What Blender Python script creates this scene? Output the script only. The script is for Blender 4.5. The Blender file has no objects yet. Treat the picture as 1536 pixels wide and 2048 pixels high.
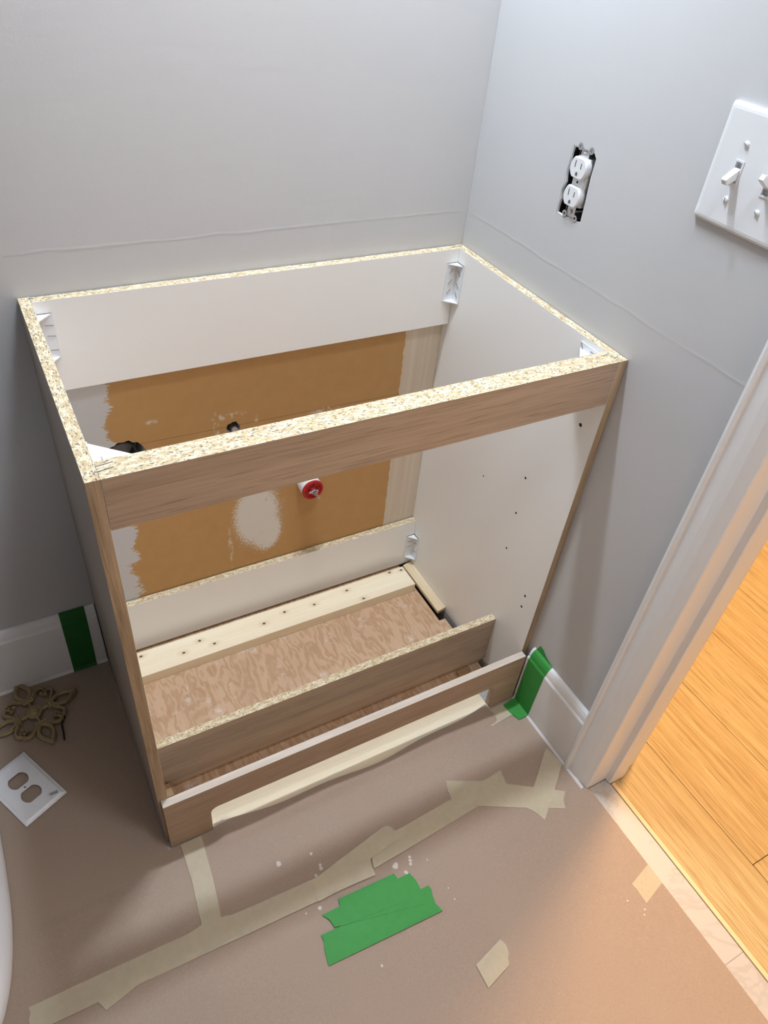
import bpy, bmesh, math, random
from mathutils import Vector, Matrix
from mathutils.geometry import tessellate_polygon
random.seed(7)
SC = bpy.context.scene
COL = SC.collection

# ------------------------------------------------------------------ camera, world, exposure
cam = bpy.data.objects.new('camera', bpy.data.cameras.new('camera'))
COL.objects.link(cam)
cam.location = (-0.80707, -1.09316, 1.31544)
cam.rotation_euler = (0.85343, -0.09008, -0.49557)
cam.data.sensor_fit = 'VERTICAL'
cam.data.sensor_height = 36.0
cam.data.lens = 1457.84 / 2048 * 36.0
cam.data.clip_start = 0.02
SC.camera = cam
world = bpy.data.worlds.new('world')
SC.world = world
world.use_nodes = True
world.node_tree.nodes['Background'].inputs[0].default_value = (0.9, 0.95, 1.0, 1)
world.node_tree.nodes['Background'].inputs[1].default_value = 0.02
SC.view_settings.view_transform = 'Standard'
SC.view_settings.look = 'None'
SC.view_settings.gamma = 1.0
SC.view_settings.use_curve_mapping = False
SC.view_settings.exposure = 0.24
SC.cycles.use_light_tree = False
SC.cycles.max_bounces = 6
SC.cycles.diffuse_bounces = 4
SC.cycles.glossy_bounces = 3
SC.cycles.transmission_bounces = 2
SC.cycles.caustics_reflective = False
SC.cycles.caustics_refractive = False
BULB_WATTS = 20.0
BULB_COLOR = (0.86, 0.96, 1.08)
CEILING_WATTS = 7.0
HALL_WATTS = 50.0
HALL_COLOR = (1.0, 0.60, 0.28)

# ------------------------------------------------------------------ material helpers
class NT:
    def __init__(self, name, rough=0.5, spec=0.5):
        self.m = bpy.data.materials.new(name)
        self.m.use_nodes = True
        self.t = self.m.node_tree
        self.b = self.t.nodes['Principled BSDF']
        self.b.inputs['Roughness'].default_value = rough
        self.b.inputs['Specular IOR Level'].default_value = spec
    def set(self, sock, v):
        if isinstance(v, bpy.types.NodeSocket):
            self.t.links.new(v, sock)
        elif v is not None:
            if isinstance(v, tuple) and len(v) == 3 and sock.type == 'RGBA':
                v = v + (1,)
            sock.default_value = v
    def n(self, typ, ins=None, out=0, **props):
        nd = self.t.nodes.new(typ)
        for k, v in props.items():
            setattr(nd, k, v)
        for k, v in (ins or {}).items():
            self.set(nd.inputs[k], v)
        return nd.outputs[out]
    def pos(self):
        return self.n('ShaderNodeNewGeometry')
    def math(self, op, a, b=0.0, c=0.0):
        return self.n('ShaderNodeMath', {0: a, 1: b, 2: c}, operation=op)
    def mapv(self, v, scale, loc=(0, 0, 0), rot=(0, 0, 0)):
        return self.n('ShaderNodeMapping', {'Vector': v, 'Scale': scale, 'Location': loc, 'Rotation': rot})
    def noise(self, v, scale, detail=3.0, rough=0.55, dist=0.0):
        return self.n('ShaderNodeTexNoise', {'Vector': v, 'Scale': scale, 'Detail': detail, 'Roughness': rough, 'Distortion': dist})
    def ramp(self, f, stops):
        nd = self.t.nodes.new('ShaderNodeValToRGB')
        el = nd.color_ramp.elements
        while len(el) < len(stops):
            el.new(0.5)
        for e, (p, c) in zip(el, stops):
            e.position = p
            e.color = (c, c, c, 1) if isinstance(c, (int, float)) else tuple(c) + (1,)
        self.set(nd.inputs[0], f)
        return nd.outputs[0]
    def mix(self, f, a, b, mode='MIX'):
        nd = self.t.nodes.new('ShaderNodeMix')
        nd.data_type = 'RGBA'
        nd.blend_type = mode
        self.set(nd.inputs[0], f)
        self.set(nd.inputs[6], a)
        self.set(nd.inputs[7], b)
        return nd.outputs[2]
    def sep(self, v):
        nd = self.t.nodes.new('ShaderNodeSeparateXYZ')
        self.set(nd.inputs[0], v)
        return nd.outputs
    def smooth(self, v, lo, hi):
        return self.n('ShaderNodeMapRange', {0: v, 1: lo, 2: hi, 3: 0.0, 4: 1.0}, interpolation_type='SMOOTHSTEP')
    def bump(self, h, strength=0.2, dist=0.001):
        o = self.n('ShaderNodeBump', {'Strength': strength, 'Distance': dist, 'Height': h})
        self.t.links.new(o, self.b.inputs['Normal'])
        return o
    def color(self, c):
        self.set(self.b.inputs['Base Color'], c)
        return self
    def spots(self, p, lst, soft=0.25):
        """mask 1 inside any of the ellipses (cx,cy,cz,rx,ry,rz) in world space"""
        acc = None
        wob = self.noise(p, 260.0, 2.0)
        for (cx, cy, cz, rx, ry, rz) in lst:
            v = self.mapv(p, (1 / rx, 1 / ry, 1 / rz), (-cx / rx, -cy / ry, -cz / rz))
            ln = self.n('ShaderNodeVectorMath', {0: v}, out=1, operation='LENGTH')
            ln = self.math('ADD', ln, self.math('MULTIPLY', self.math('SUBTRACT', wob, 0.5), 0.9))
            k = self.smooth(ln, 1.0 + soft, 1.0 - soft)
            acc = k if acc is None else self.math('MAXIMUM', acc, k)
        return acc

def plain(name, col, rough=0.5, metal=0.0, spec=0.5):
    k = NT(name, rough, spec)
    k.color(col)
    k.b.inputs['Metallic'].default_value = metal
    return k.m

def mat_paint(name, base, ridge_z=0.878, axis='x'):
    k = NT(name, 0.42, 0.4)
    p = k.pos()
    n1 = k.noise(p, 5.0, 3.0)
    k.color(k.mix(n1, tuple(c * 0.975 for c in base), tuple(c * 1.02 for c in base)))
    s = k.sep(p)
    streak = k.noise(k.mapv(p, (14, 14, 70)), 1.0, 2.0, 0.6)
    fine = k.noise(p, 420.0, 0.0)
    wob = k.math('MULTIPLY', k.math('SUBTRACT', k.noise(p, 16.0, 1.0), 0.5), 0.008)
    zz = k.math('ADD', s[2], wob)
    step = k.smooth(zz, ridge_z - 0.0012, ridge_z + 0.0012)
    lip = k.math('MULTIPLY', k.math('SUBTRACT', 1.0, k.math('ABSOLUTE', k.math('MULTIPLY', k.math('SUBTRACT', zz, ridge_z), 260.0))), 0.5)
    lip = k.math('MAXIMUM', lip, 0.0)
    amt = k.smooth(zz, ridge_z - 0.02, ridge_z + 0.02)
    h = k.math('ADD', k.math('MULTIPLY', streak, k.math('ADD', k.math('MULTIPLY', amt, 0.35), 0.15)),
               k.math('MULTIPLY', fine, 0.10))
    h = k.math('ADD', h, k.math('ADD', k.math('MULTIPLY', step, 0.12), k.math('MULTIPLY', k.math('MULTIPLY', lip, 0.75), k.smooth(streak, 0.15, 0.55))))
    k.bump(h, 0.30, 0.0016)
    return k

PAINT = (0.58, 0.58, 0.582)
m_paint = mat_paint('wall_paint', PAINT).m

def mat_back_wall():
    k = mat_paint('wall_paint_and_bare_drywall', PAINT)
    paint_col = k.b.inputs['Base Color'].links[0].from_socket
    p = k.pos()
    s = k.sep(p)
    x, z = s[0], s[2]
    # bare brown drywall face
    mott = k.noise(p, 38.0, 4.0)
    scr = k.noise(k.mapv(p, (60, 1, 6)), 1.0, 4.0, 0.7)
    brown = k.mix(mott, (0.45, 0.255, 0.095), (0.53, 0.315, 0.125))
    brown = k.mix(k.math('MULTIPLY', k.smooth(scr, 0.66, 0.74), 0.35), brown, (0.5, 0.34, 0.17))
    # pencil line
    pl = k.math('ABSOLUTE', k.math('SUBTRACT', k.math('ADD', z, k.math('MULTIPLY', x, 0.022)), 0.5113))
    brown = k.mix(k.math('MULTIPLY', k.smooth(pl, 0.0014, 0.0004), 0.45), brown, (0.16, 0.07, 0.02))
    # spackle patches and streaks
    patch = k.spots(p, [(-0.415, 0, 0.285, 0.047, 1, 0.078), (-0.395, 0, 0.235, 0.033, 1, 0.055)], 0.16)
    thin = k.spots(p, [(-0.41, 0, 0.28, 0.056, 1, 0.088)], 0.2)
    sp_n = k.noise(p, 55.0, 4.0, 0.7)
    brown = k.mix(k.math('MULTIPLY', thin, k.smooth(sp_n, 0.35, 0.7)), brown, (0.52, 0.41, 0.28))
    brown = k.mix(k.math('MULTIPLY', patch, k.smooth(sp_n, 0.22, 0.40)), brown, (0.70, 0.66, 0.59))
    smear = k.spots(p, [(-0.475, 0, 0.215, 0.004, 1, 0.05), (-0.268, 0, 0.512, 0.03, 1, 0.006),
                        (-0.60, 0, 0.565, 0.012, 1, 0.004), (-0.463, 0, 0.545, 0.026, 1, 0.006),
                        (-0.487, 0, 0.525, 0.005, 1, 0.03), (-0.41, 0, 0.52, 0.003, 1, 0.02)], 0.5)
    brown = k.mix(k.math('MULTIPLY', smear, k.smooth(sp_n, 0.45, 0.6)), brown, (0.66, 0.58, 0.47))
    # beige joint band at the right
    band_n = k.noise(k.mapv(p, (70, 1, 2)), 1.0, 3.0)
    band = k.mix(band_n, (0.55, 0.44, 0.31), (0.76, 0.69, 0.58))
    er = k.math('ADD', x, k.math('MULTIPLY', k.math('SUBTRACT', k.noise(k.mapv(p, (1, 1, 60)), 1.0, 4.0), 0.5), 0.010))
    brown = k.mix(k.smooth(er, -0.100, -0.0975), brown, band)
    # ragged painted edge on the left
    rag1 = k.noise(k.mapv(p, (14, 1, 26)), 1.0, 3.0)
    rag2 = k.noise(k.mapv(p, (40, 1, 300)), 1.0, 3.0, 0.7)
    ex = k.math('ADD', x, k.math('MULTIPLY', k.math('SUBTRACT', rag1, 0.5), 0.09))
    ex = k.math('ADD', ex, k.math('MULTIPLY', k.math('SUBTRACT', rag2, 0.5), 0.055))
    ml = k.smooth(ex, -0.671, -0.667)
    mz = k.smooth(z, 0.80, 0.79)
    mask = k.math('MULTIPLY', ml, mz)
    k.color(k.mix(mask, paint_col, brown))
    k.set(k.b.inputs['Roughness'], k.math('ADD', k.math('MULTIPLY', mask, 0.35), 0.42))
    return k.m

def mat_wood(name, axis, dark, light, fine=420.0, coarse=60.0, rough=0.5, along=5.0, rnd=False, contrast=1.0, pores=0.0):
    k = NT(name, rough, 0.35)
    p = k.pos()
    v = p
    if rnd:
        r = k.n('ShaderNodeObjectInfo', out=5)
        off = k.n('ShaderNodeCombineXYZ', {0: k.math('MULTIPLY', r, 37.0), 1: k.math('MULTIPLY', r, 91.0), 2: 0.0})
        v = k.n('ShaderNodeVectorMath', {0: p, 1: off}, operation='ADD')
    def sc(f, a):
        l = [f, f, f]
        l['xyz'.index(axis)] = a
        return tuple(l)
    warp = k.noise(k.mapv(v, sc(9.0, 2.2)), 1.0, 2.0)
    vw = k.n('ShaderNodeVectorMath', {0: v, 1: k.n('ShaderNodeVectorMath', {0: (0.02, 0.02, 0.02), 3: warp}, operation='SCALE')}, operation='ADD')
    g1 = k.noise(k.mapv(vw, sc(coarse, along * 0.35)), 1.0, 4.0, 0.6)
    g2 = k.noise(k.mapv(vw, sc(fine, along * 2.0)), 1.0, 3.0, 0.6)
    f = k.math('ADD', k.math('MULTIPLY', g1, 0.62), k.math('MULTIPLY', g2, 0.38))
    c = k.ramp(f, [(0.5 - 0.16 / contrast, dark), (0.5 + 0.14 / contrast, light)])
    if rnd:
        c = k.mix(k.math('MULTIPLY', r, 0.35), c, tuple(x * 0.80 for x in light))
    if pores:
        pn = k.noise(k.mapv(vw, sc(fine * 1.3, 11.0)), 1.0, 1.0)
        c = k.mix(k.math('MULTIPLY', k.smooth(pn, 0.55, 0.70), pores), c, tuple(x * 0.55 for x in dark))
    k.color(c)
    k.bump(g2, 0.12, 0.0006)
    return k

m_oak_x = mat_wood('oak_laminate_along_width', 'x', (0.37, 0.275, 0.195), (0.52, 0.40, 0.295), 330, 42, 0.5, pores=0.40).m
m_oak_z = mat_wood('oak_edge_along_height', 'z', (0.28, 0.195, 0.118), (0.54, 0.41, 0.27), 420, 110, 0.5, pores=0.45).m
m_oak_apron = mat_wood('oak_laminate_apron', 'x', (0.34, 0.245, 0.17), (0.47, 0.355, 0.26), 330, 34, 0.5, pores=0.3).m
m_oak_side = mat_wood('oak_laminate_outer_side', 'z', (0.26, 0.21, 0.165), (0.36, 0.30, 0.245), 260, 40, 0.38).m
m_raw_maple = mat_wood('raw_light_edge', 'x', (0.56, 0.47, 0.385), (0.70, 0.62, 0.54), 520, 90, 0.7, along=14).m
m_floor_oak = mat_wood('honey_oak_plank', 'y', (0.40, 0.25, 0.09), (0.68, 0.525, 0.275), 420, 110, 0.36, rnd=True, along=5.0, contrast=0.85, pores=0.5).m

def mat_pine(name, knots, kz):
    k = mat_wood(name, 'x', (0.84, 0.70, 0.48), (0.94, 0.85, 0.66), 300, 30, 0.6, along=3.0)
    base = k.b.inputs['Base Color'].links[0].from_socket
    p = k.pos()
    halo = k.spots(p, [(x, y, kz, 0.012, 0.007, 1) for x, y in knots], 0.6)
    core = k.spots(p, [(x, y, kz, 0.0035, 0.0026, 1) for x, y in knots], 0.4)
    c = k.mix(k.math('MULTIPLY', halo, 0.30), base, (0.55, 0.38, 0.2))
    k.color(k.mix(core, c, (0.10, 0.055, 0.03)))
    return k.m
m_pine_back = mat_pine('pine_with_knots', [(-0.578, -0.0636), (-0.551, -0.084), (-0.618, -0.0813), (-0.7017, -0.0542), (-0.2175, -0.0598),
                       (-0.1925, -0.0986), (-0.3066, -0.0689), (-0.3783, -0.0622), (-0.4332, -0.075), (-0.0637, -0.0521), (-0.0943, -0.0482)], 0.02)
m_pine_front = mat_pine('pine_with_one_knot', [(-0.6637, -0.459), (-0.30, -0.52)], 0.016)
m_pine = mat_wood('pine_plain', 'y', (0.70, 0.53, 0.32), (0.88, 0.74, 0.53), 300, 40, 0.6).m
m_shim = mat_wood('brown_wood_block', 'x', (0.34, 0.20, 0.09), (0.48, 0.31, 0.16), 300, 40, 0.6).m

def mat_particle(name, axis):
    k = NT(name, 0.8, 0.2)
    p = k.pos()
    l = [1.0, 1.0, 1.0]
    l['xyz'.index(axis)] = 0.42
    v = k.mapv(p, tuple(l))
    n1 = k.noise(v, 560.0, 2.0, 0.5)
    n2 = k.noise(v, 900.0, 2.0, 0.5)
    n3 = k.noise(v, 190.0, 2.0)
    c = k.mix(k.smooth(n3, 0.4, 0.62), (0.58, 0.45, 0.27), (0.77, 0.68, 0.50))
    c = k.mix(k.math('MULTIPLY', k.smooth(n1, 0.44, 0.36), 0.85), c, (0.13, 0.09, 0.05))
    c = k.mix(k.math('MULTIPLY', k.smooth(n2, 0.42, 0.34), 0.6), c, (0.36, 0.25, 0.14))
    k.color(c)
    k.bump(n1, 0.3, 0.0006)
    return k.m
m_pb_x = mat_particle('raw_particleboard_edge_x', 'x')
m_pb_y = mat_particle('raw_particleboard_edge_y', 'y')
m_mel = plain('white_melamine', (0.885, 0.87, 0.835), 0.32)
m_white_plastic = plain('white_plastic', (0.80, 0.81, 0.82), 0.28)
m_trim = NT('white_semi_gloss_trim', 0.3, 0.5)
_p = m_trim.pos()
m_trim.color((0.86, 0.86, 0.86))
m_trim.bump(m_trim.math('ADD', m_trim.noise(_p, 30.0, 3.0), m_trim.math('MULTIPLY', m_trim.noise(_p, 160.0, 2.0), 0.3)), 0.16, 0.004)
m_trim = m_trim.m
m_steel = plain('zinc_steel', (0.62, 0.62, 0.64), 0.32, 1.0)
m_dark_steel = plain('staple_steel', (0.30, 0.30, 0.31), 0.4, 0.9)
m_black = plain('black_void', (0.012, 0.011, 0.010), 0.8)
m_black_pipe = plain('black_plastic_pipe', (0.03, 0.03, 0.032), 0.35)
m_red = plain('red_plastic', (0.42, 0.012, 0.014), 0.35)
m_brass = plain('brass_screw', (0.55, 0.38, 0.14), 0.35, 1.0)
m_porcelain = plain('white_porcelain', (0.86, 0.86, 0.87), 0.12)
m_seat = plain('white_toilet_seat', (0.84, 0.84, 0.85), 0.2)
m_gypsum = plain('broken_gypsum', (0.78, 0.78, 0.78), 0.9)
m_boxmetal = plain('galvanised_box', (0.15, 0.145, 0.14), 0.5, 0.2)
m_dirt = plain('dark_subfloor', (0.06, 0.035, 0.02), 0.9)
m_black_metal = plain('black_screw_metal', (0.02, 0.018, 0.017), 0.4, 0.3)

def mat_bronze():
    k = NT('antique_bronze', 0.45, 0.5)
    p = k.pos()
    k.color(k.mix(k.noise(p, 60.0, 3.0), (0.30, 0.22, 0.115), (0.46, 0.36, 0.20)))
    k.b.inputs['Metallic'].default_value = 0.35
    return k.m
m_bronze = mat_bronze()

def mat_ply():
    k = NT('plywood_face', 0.62, 0.35)
    p = k.pos()
    w = k.noise(k.mapv(p, (9, 3.4, 1)), 1.0, 4.0, 0.6)
    rings = k.math('FRACT', k.math('ADD', k.math('MULTIPLY', w, 14.0), k.math('MULTIPLY', k.sep(p)[0], 20.0)))
    line = k.smooth(k.math('ABSOLUTE', k.math('SUBTRACT', rings, 0.5)), 0.10, 0.42)
    fine = k.noise(k.mapv(p, (160, 14, 1)), 1.0, 4.0, 0.7)
    big = k.noise(k.mapv(p, (9, 5, 1)), 1.0, 2.0)
    c = k.mix(line, (0.60, 0.405, 0.26), (0.485, 0.295, 0.165))
    c = k.mix(k.math('MULTIPLY', k.smooth(fine, 0.38, 0.72), 0.55), c, (0.64, 0.455, 0.30))
    c = k.mix(k.math('MULTIPLY', k.smooth(big, 0.45, 0.75), 0.6), c, (0.48, 0.31, 0.19))
    dust = k.math('MULTIPLY', k.smooth(k.noise(p, 24.0, 5.0, 0.75), 0.56, 0.72), 0.6)
    k.color(k.mix(dust, c, (0.78, 0.72, 0.66)))
    return k.m
m_ply = mat_ply()

def mat_paper():
    k = NT('taupe_builders_paper', 0.72, 0.3)
    p = k.pos()
    n1 = k.noise(p, 4.0, 3.0)
    n2 = k.noise(p, 420.0, 3.0, 0.65)
    c = k.mix(n1, (0.375, 0.285, 0.220), (0.415, 0.32, 0.25))
    c = k.mix(k.math('MULTIPLY', k.smooth(n2, 0.54, 0.70), 0.32), c, (0.52, 0.42, 0.34))
    c = k.mix(k.math('MULTIPLY', k.smooth(n2, 0.46, 0.30), 0.32), c, (0.26, 0.19, 0.145))
    k.color(c)
    wr = k.math('ADD', k.noise(p, 7.0, 1.0), k.math('MULTIPLY', k.noise(p, 50.0, 1.0), 0.08))
    k.bump(wr, 0.30, 0.010)
    return k.m
m_paper = mat_paper()

def mat_tape(name, col, alpha):
    k = NT(name, 0.55, 0.3)
    p = k.pos()
    n = k.noise(p, 90.0, 4.0, 0.6)
    k.color(k.mix(n, tuple(c * 0.90 for c in col), tuple(min(1, c * 1.08) for c in col)))
    k.bump(k.noise(p, 700.0, 2.0), 0.15, 0.0004)
    k.b.inputs['Alpha'].default_value = alpha
    return k.m
m_mask = mat_tape('cream_masking_tape', (0.80, 0.715, 0.53), 0.50)
m_green = mat_tape('green_painters_tape', (0.045, 0.31, 0.055), 0.97)

def mat_marble():
    k = NT('pale_marble', 0.35, 0.5)
    p = k.pos()
    w = k.noise(p, 9.0, 4.0, 0.6, 0.4)
    vein = k.smooth(k.math('ABSOLUTE', k.math('SUBTRACT', w, 0.52)), 0.035, 0.0)
    k.color(k.mix(k.math('MULTIPLY', vein, 0.5), (0.54, 0.52, 0.50), (0.42, 0.395, 0.375)))
    return k.m
m_marble = mat_marble()
m_ceiling = plain('ceiling_white', (0.82, 0.82, 0.81), 0.8)
m_strip = plain('light_wood_strip', (0.82, 0.62, 0.36), 0.5)


# ------------------------------------------------------------------ object helpers
def tag(o, label, cat, group=None, kind=None):
    o['label'] = label
    o['category'] = cat
    if group: o['group'] = group
    if kind: o['kind'] = kind
    return o

def thing(name, label, cat, loc, group=None, kind=None):
    o = bpy.data.objects.new(name, None)
    o.empty_display_size = 0.05
    COL.objects.link(o)
    o.location = loc
    return tag(o, label, cat, group, kind)

def wloc(o):
    v = Vector(o.location)
    while o.parent:
        o = o.parent
        v += o.location
    return v

def link(name, verts, faces, mats, parent=None, slots=None, smooth=False, origin=None):
    vs = [Vector(v) for v in verts]
    lo = Vector([min(v[i] for v in vs) for i in range(3)])
    hi = Vector([max(v[i] for v in vs) for i in range(3)])
    org = Vector(origin) if origin is not None else Vector(((lo.x + hi.x) / 2, (lo.y + hi.y) / 2, lo.z))
    me = bpy.data.meshes.new(name)
    me.from_pydata([tuple(v - org) for v in vs], [], faces)
    bm = bmesh.new()
    bm.from_mesh(me)
    bmesh.ops.remove_doubles(bm, verts=bm.verts, dist=1e-6)
    bmesh.ops.recalc_face_normals(bm, faces=bm.faces)
    bm.to_mesh(me)
    bm.free()
    if not isinstance(mats, (list, tuple)):
        mats = [mats]
    for m in mats:
        me.materials.append(m)
    if slots:
        for p in me.polygons:
            p.material_index = slots(p.normal, p.center + org)
    if smooth:
        for p in me.polygons:
            p.use_smooth = True
    me.update()
    o = bpy.data.objects.new(name, me)
    COL.objects.link(o)
    if parent is not None:
        o.parent = parent
        o.location = org - wloc(parent)
    else:
        o.location = org
    return o

def box_vf(x0, x1, y0, y1, z0, z1, bev=0.0):
    bm = bmesh.new()
    bmesh.ops.create_cube(bm, size=1.0)
    for v in bm.verts:
        v.co = Vector(((x0 + x1) / 2 + v.co.x * abs(x1 - x0), (y0 + y1) / 2 + v.co.y * abs(y1 - y0), (z0 + z1) / 2 + v.co.z * abs(z1 - z0)))
    if bev > 0:
        bmesh.ops.bevel(bm, geom=list(bm.edges), offset=bev, segments=2, affect='EDGES', profile=0.6)
    bm.verts.index_update()
    r = [v.co.copy() for v in bm.verts], [[v.index for v in f.verts] for f in bm.faces]
    bm.free()
    return r

def box(name, x0, x1, y0, y1, z0, z1, mats, parent=None, bev=0.0, slots=None):
    v, f = box_vf(x0, x1, y0, y1, z0, z1, bev)
    return link(name, v, f, mats, parent, slots)

def prism_vf(outer, holes, place, d0, d1):
    """2D outline with holes -> solid; place(u,v,d) gives the 3D point"""
    loops = [outer] + list(holes)
    flat = [p for l in loops for p in l]
    tris = tessellate_polygon([[Vector((u, v, 0)) for u, v in l] for l in loops])
    n = len(flat)
    verts = [place(u, v, d0) for u, v in flat] + [place(u, v, d1) for u, v in flat]
    faces = [list(t) for t in tris] + [[i + n for i in reversed(t)] for t in tris]
    k = 0
    for l in loops:
        m = len(l)
        for i in range(m):
            a, b = k + i, k + (i + 1) % m
            faces.append([a, b, b + n, a + n])
        k += m
    return verts, faces

def prism(name, outer, holes, place, d0, d1, mats, parent=None, slots=None, origin=None):
    v, f = prism_vf(outer, holes, place, d0, d1)
    return link(name, v, f, mats, parent, slots, origin=origin)

PL_Z = lambda u, v, d: (u, v, d)          # plan outline, depth along z
PL_Y = lambda u, v, d: (u, d, v)          # outline in xz, depth along y
PL_X = lambda u, v, d: (d, u, v)          # outline in yz, depth along x

def rect(a0, a1, b0, b1):
    return [(a0, b0), (a1, b0), (a1, b1), (a0, b1)]

def circle(cx, cy, r, n=24, ry=None):
    ry = ry or r
    return [(cx + r * math.cos(2 * math.pi * i / n), cy + ry * math.sin(2 * math.pi * i / n)) for i in range(n)]

def rounded(a0, a1, b0, b1, r, n=5):
    pts = []
    for cx, cy, s in ((a1 - r, b1 - r, 0), (a0 + r, b1 - r, 90), (a0 + r, b0 + r, 180), (a1 - r, b0 + r, 270)):
        for i in range(n + 1):
            t = math.radians(s + 90 * i / n)
            pts.append((cx + r * math.cos(t), cy + r * math.sin(t)))
    return pts

def frame(d):
    d = Vector(d).normalized()
    up = Vector((0, 0, 1)) if abs(d.z) < 0.95 else Vector((1, 0, 0))
    a = d.cross(up).normalized()
    return a, d.cross(a).normalized()

def lathe_vf(base, axis, prof, n=24):
    """prof: list of (dist along axis, radius)"""
    base = Vector(base)
    ax = Vector(axis).normalized()
    a, b = frame(ax)
    verts, faces = [], []
    for d, r in prof:
        for i in range(n):
            t = 2 * math.pi * i / n
            verts.append(base + ax * d + (a * math.cos(t) + b * math.sin(t)) * max(r, 1e-5))
    for j in range(len(prof) - 1):
        for i in range(n):
            k = (i + 1) % n
            faces.append([j * n + i, j * n + k, (j + 1) * n + k, (j + 1) * n + i])
    faces.append(list(range(n)))
    faces.append([(len(prof) - 1) * n + i for i in reversed(range(n))])
    return verts, faces

def lathe(name, base, axis, prof, mat, parent=None, n=24, smooth=False):
    v, f = lathe_vf(base, axis, prof, n)
    return link(name, v, f, mat, parent, smooth=smooth)

def cat(*vfs):
    V, F = [], []
    for v, f in vfs:
        k = len(V)
        V += list(v)
        F += [[i + k for i in q] for q in f]
    return V, F

def spline(pts, sub=6, closed=False):
    P = [Vector(p) for p in pts]
    n = len(P)
    out = []
    for i in range(n if closed else n - 1):
        if closed:
            p0, p1, p2, p3 = P[i - 1], P[i], P[(i + 1) % n], P[(i + 2) % n]
        else:
            p0, p1, p2, p3 = P[max(i - 1, 0)], P[i], P[i + 1], P[min(i + 2, n - 1)]
        for s in range(sub):
            t = s / sub
            out.append(0.5 * ((2 * p1) + (p2 - p0) * t + (2 * p0 - 5 * p1 + 4 * p2 - p3) * t * t + (3 * p1 - p0 - 3 * p2 + p3) * t ** 3))
    if not closed:
        out.append(P[-1])
    return out

def ribbon_vf(pts, w, h, z0=0.0, closed=False, taper=None):
    """flat-bottomed rounded bar following plan points; w half-width"""
    sec = [(-1, 0), (-1, 0.60), (-0.62, 0.82), (-0.45, 1.0), (0.45, 1.0), (0.62, 0.82), (1, 0.60), (1, 0)]
    n, m = len(pts), len(sec)
    V, F = [], []
    for i, p in enumerate(pts):
        a = pts[i - 1] if (i > 0 or closed) else p
        b = pts[(i + 1) % n] if (i < n - 1 or closed) else p
        d = (b - a)
        d.z = 0
        d = d.normalized() if d.length > 1e-9 else Vector((1, 0, 0))
        nn = Vector((-d.y, d.x, 0))
        ww = w * (taper[i] if taper else 1)
        for s, hh in sec:
            V.append(Vector((p.x, p.y, 0)) + nn * s * ww + Vector((0, 0, z0 + hh * h)))
    for i in range(n if closed else n - 1):
        j = (i + 1) % n
        for k in range(m):
            l = (k + 1) % m
            F.append([i * m + k, i * m + l, j * m + l, j * m + k])
    if not closed:
        F.append(list(range(m)))
        F.append([(n - 1) * m + k for k in reversed(range(m))])
    return V, F

def tube_vf(pts, r, n=8):
    V, F = [], []
    m = len(pts)
    for i, p in enumerate(pts):
        d = Vector(pts[min(i + 1, m - 1)]) - Vector(pts[max(i - 1, 0)])
        a, b = frame(d)
        for k in range(n):
            t = 2 * math.pi * k / n
            V.append(Vector(p) + (a * math.cos(t) + b * math.sin(t)) * r)
    for i in range(m - 1):
        for k in range(n):
            l = (k + 1) % n
            F.append([i * n + k, i * n + l, (i + 1) * n + l, (i + 1) * n + k])
    F.append(list(range(n)))
    F.append([(m - 1) * n + k for k in reversed(range(n))])
    return V, F

def struct(o, label, cat_):
    return tag(o, label, cat_, kind='structure')

# ------------------------------------------------------------------ dimensions (metres)
W, D, H, T = 0.762, 0.4505, 0.8168, 0.0159     # cabinet
RX0, RY0, RZ = -3.30, -2.25, 2.44               # bathroom
DY0, DY1, DH = -0.7035, -1.466, 2.03            # door opening
HX = 1.25                                       # far wall of the hall

# ------------------------------------------------------------------ structure
drain = circle(-0.654, 0.4985, 0.0385, 28)
drain = [(x + 0.0014 * math.sin(i * 2.3), z + 0.0014 * math.cos(i * 3.1)) for i, (x, z) in enumerate(drain)]
supply = [(x + 0.0011 * math.sin(i * 2.7), z + 0.0011 * math.cos(i * 1.9)) for i, (x, z) in enumerate(circle(-0.4555, 0.5165, 0.0135, 16))]
stub_hole = circle(-0.3017, 0.3416, 0.0236, 24)
wb = prism('wall_back', rect(RX0 - 0.1, 0.115, -0.05, RZ), [drain, supply, stub_hole], PL_Y, 0.0004, 0.10, m_paint, origin=(0, 0, 0))
struct(wb, 'pale grey painted back wall with bare brown drywall behind the cabinet', 'wall')
prism('bare_drywall', rect(-0.760, -0.0012, 0.0, 0.80), [drain, supply, stub_hole], PL_Y, 0.0, 0.0004, mat_back_wall(), wb)
cav = box('wall_cavity', -0.75, -0.25, 0.10, 0.12, 0.25, 0.62, m_black)
struct(cav, 'black cavity seen through the round holes in the back wall', 'wall cavity')

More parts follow.
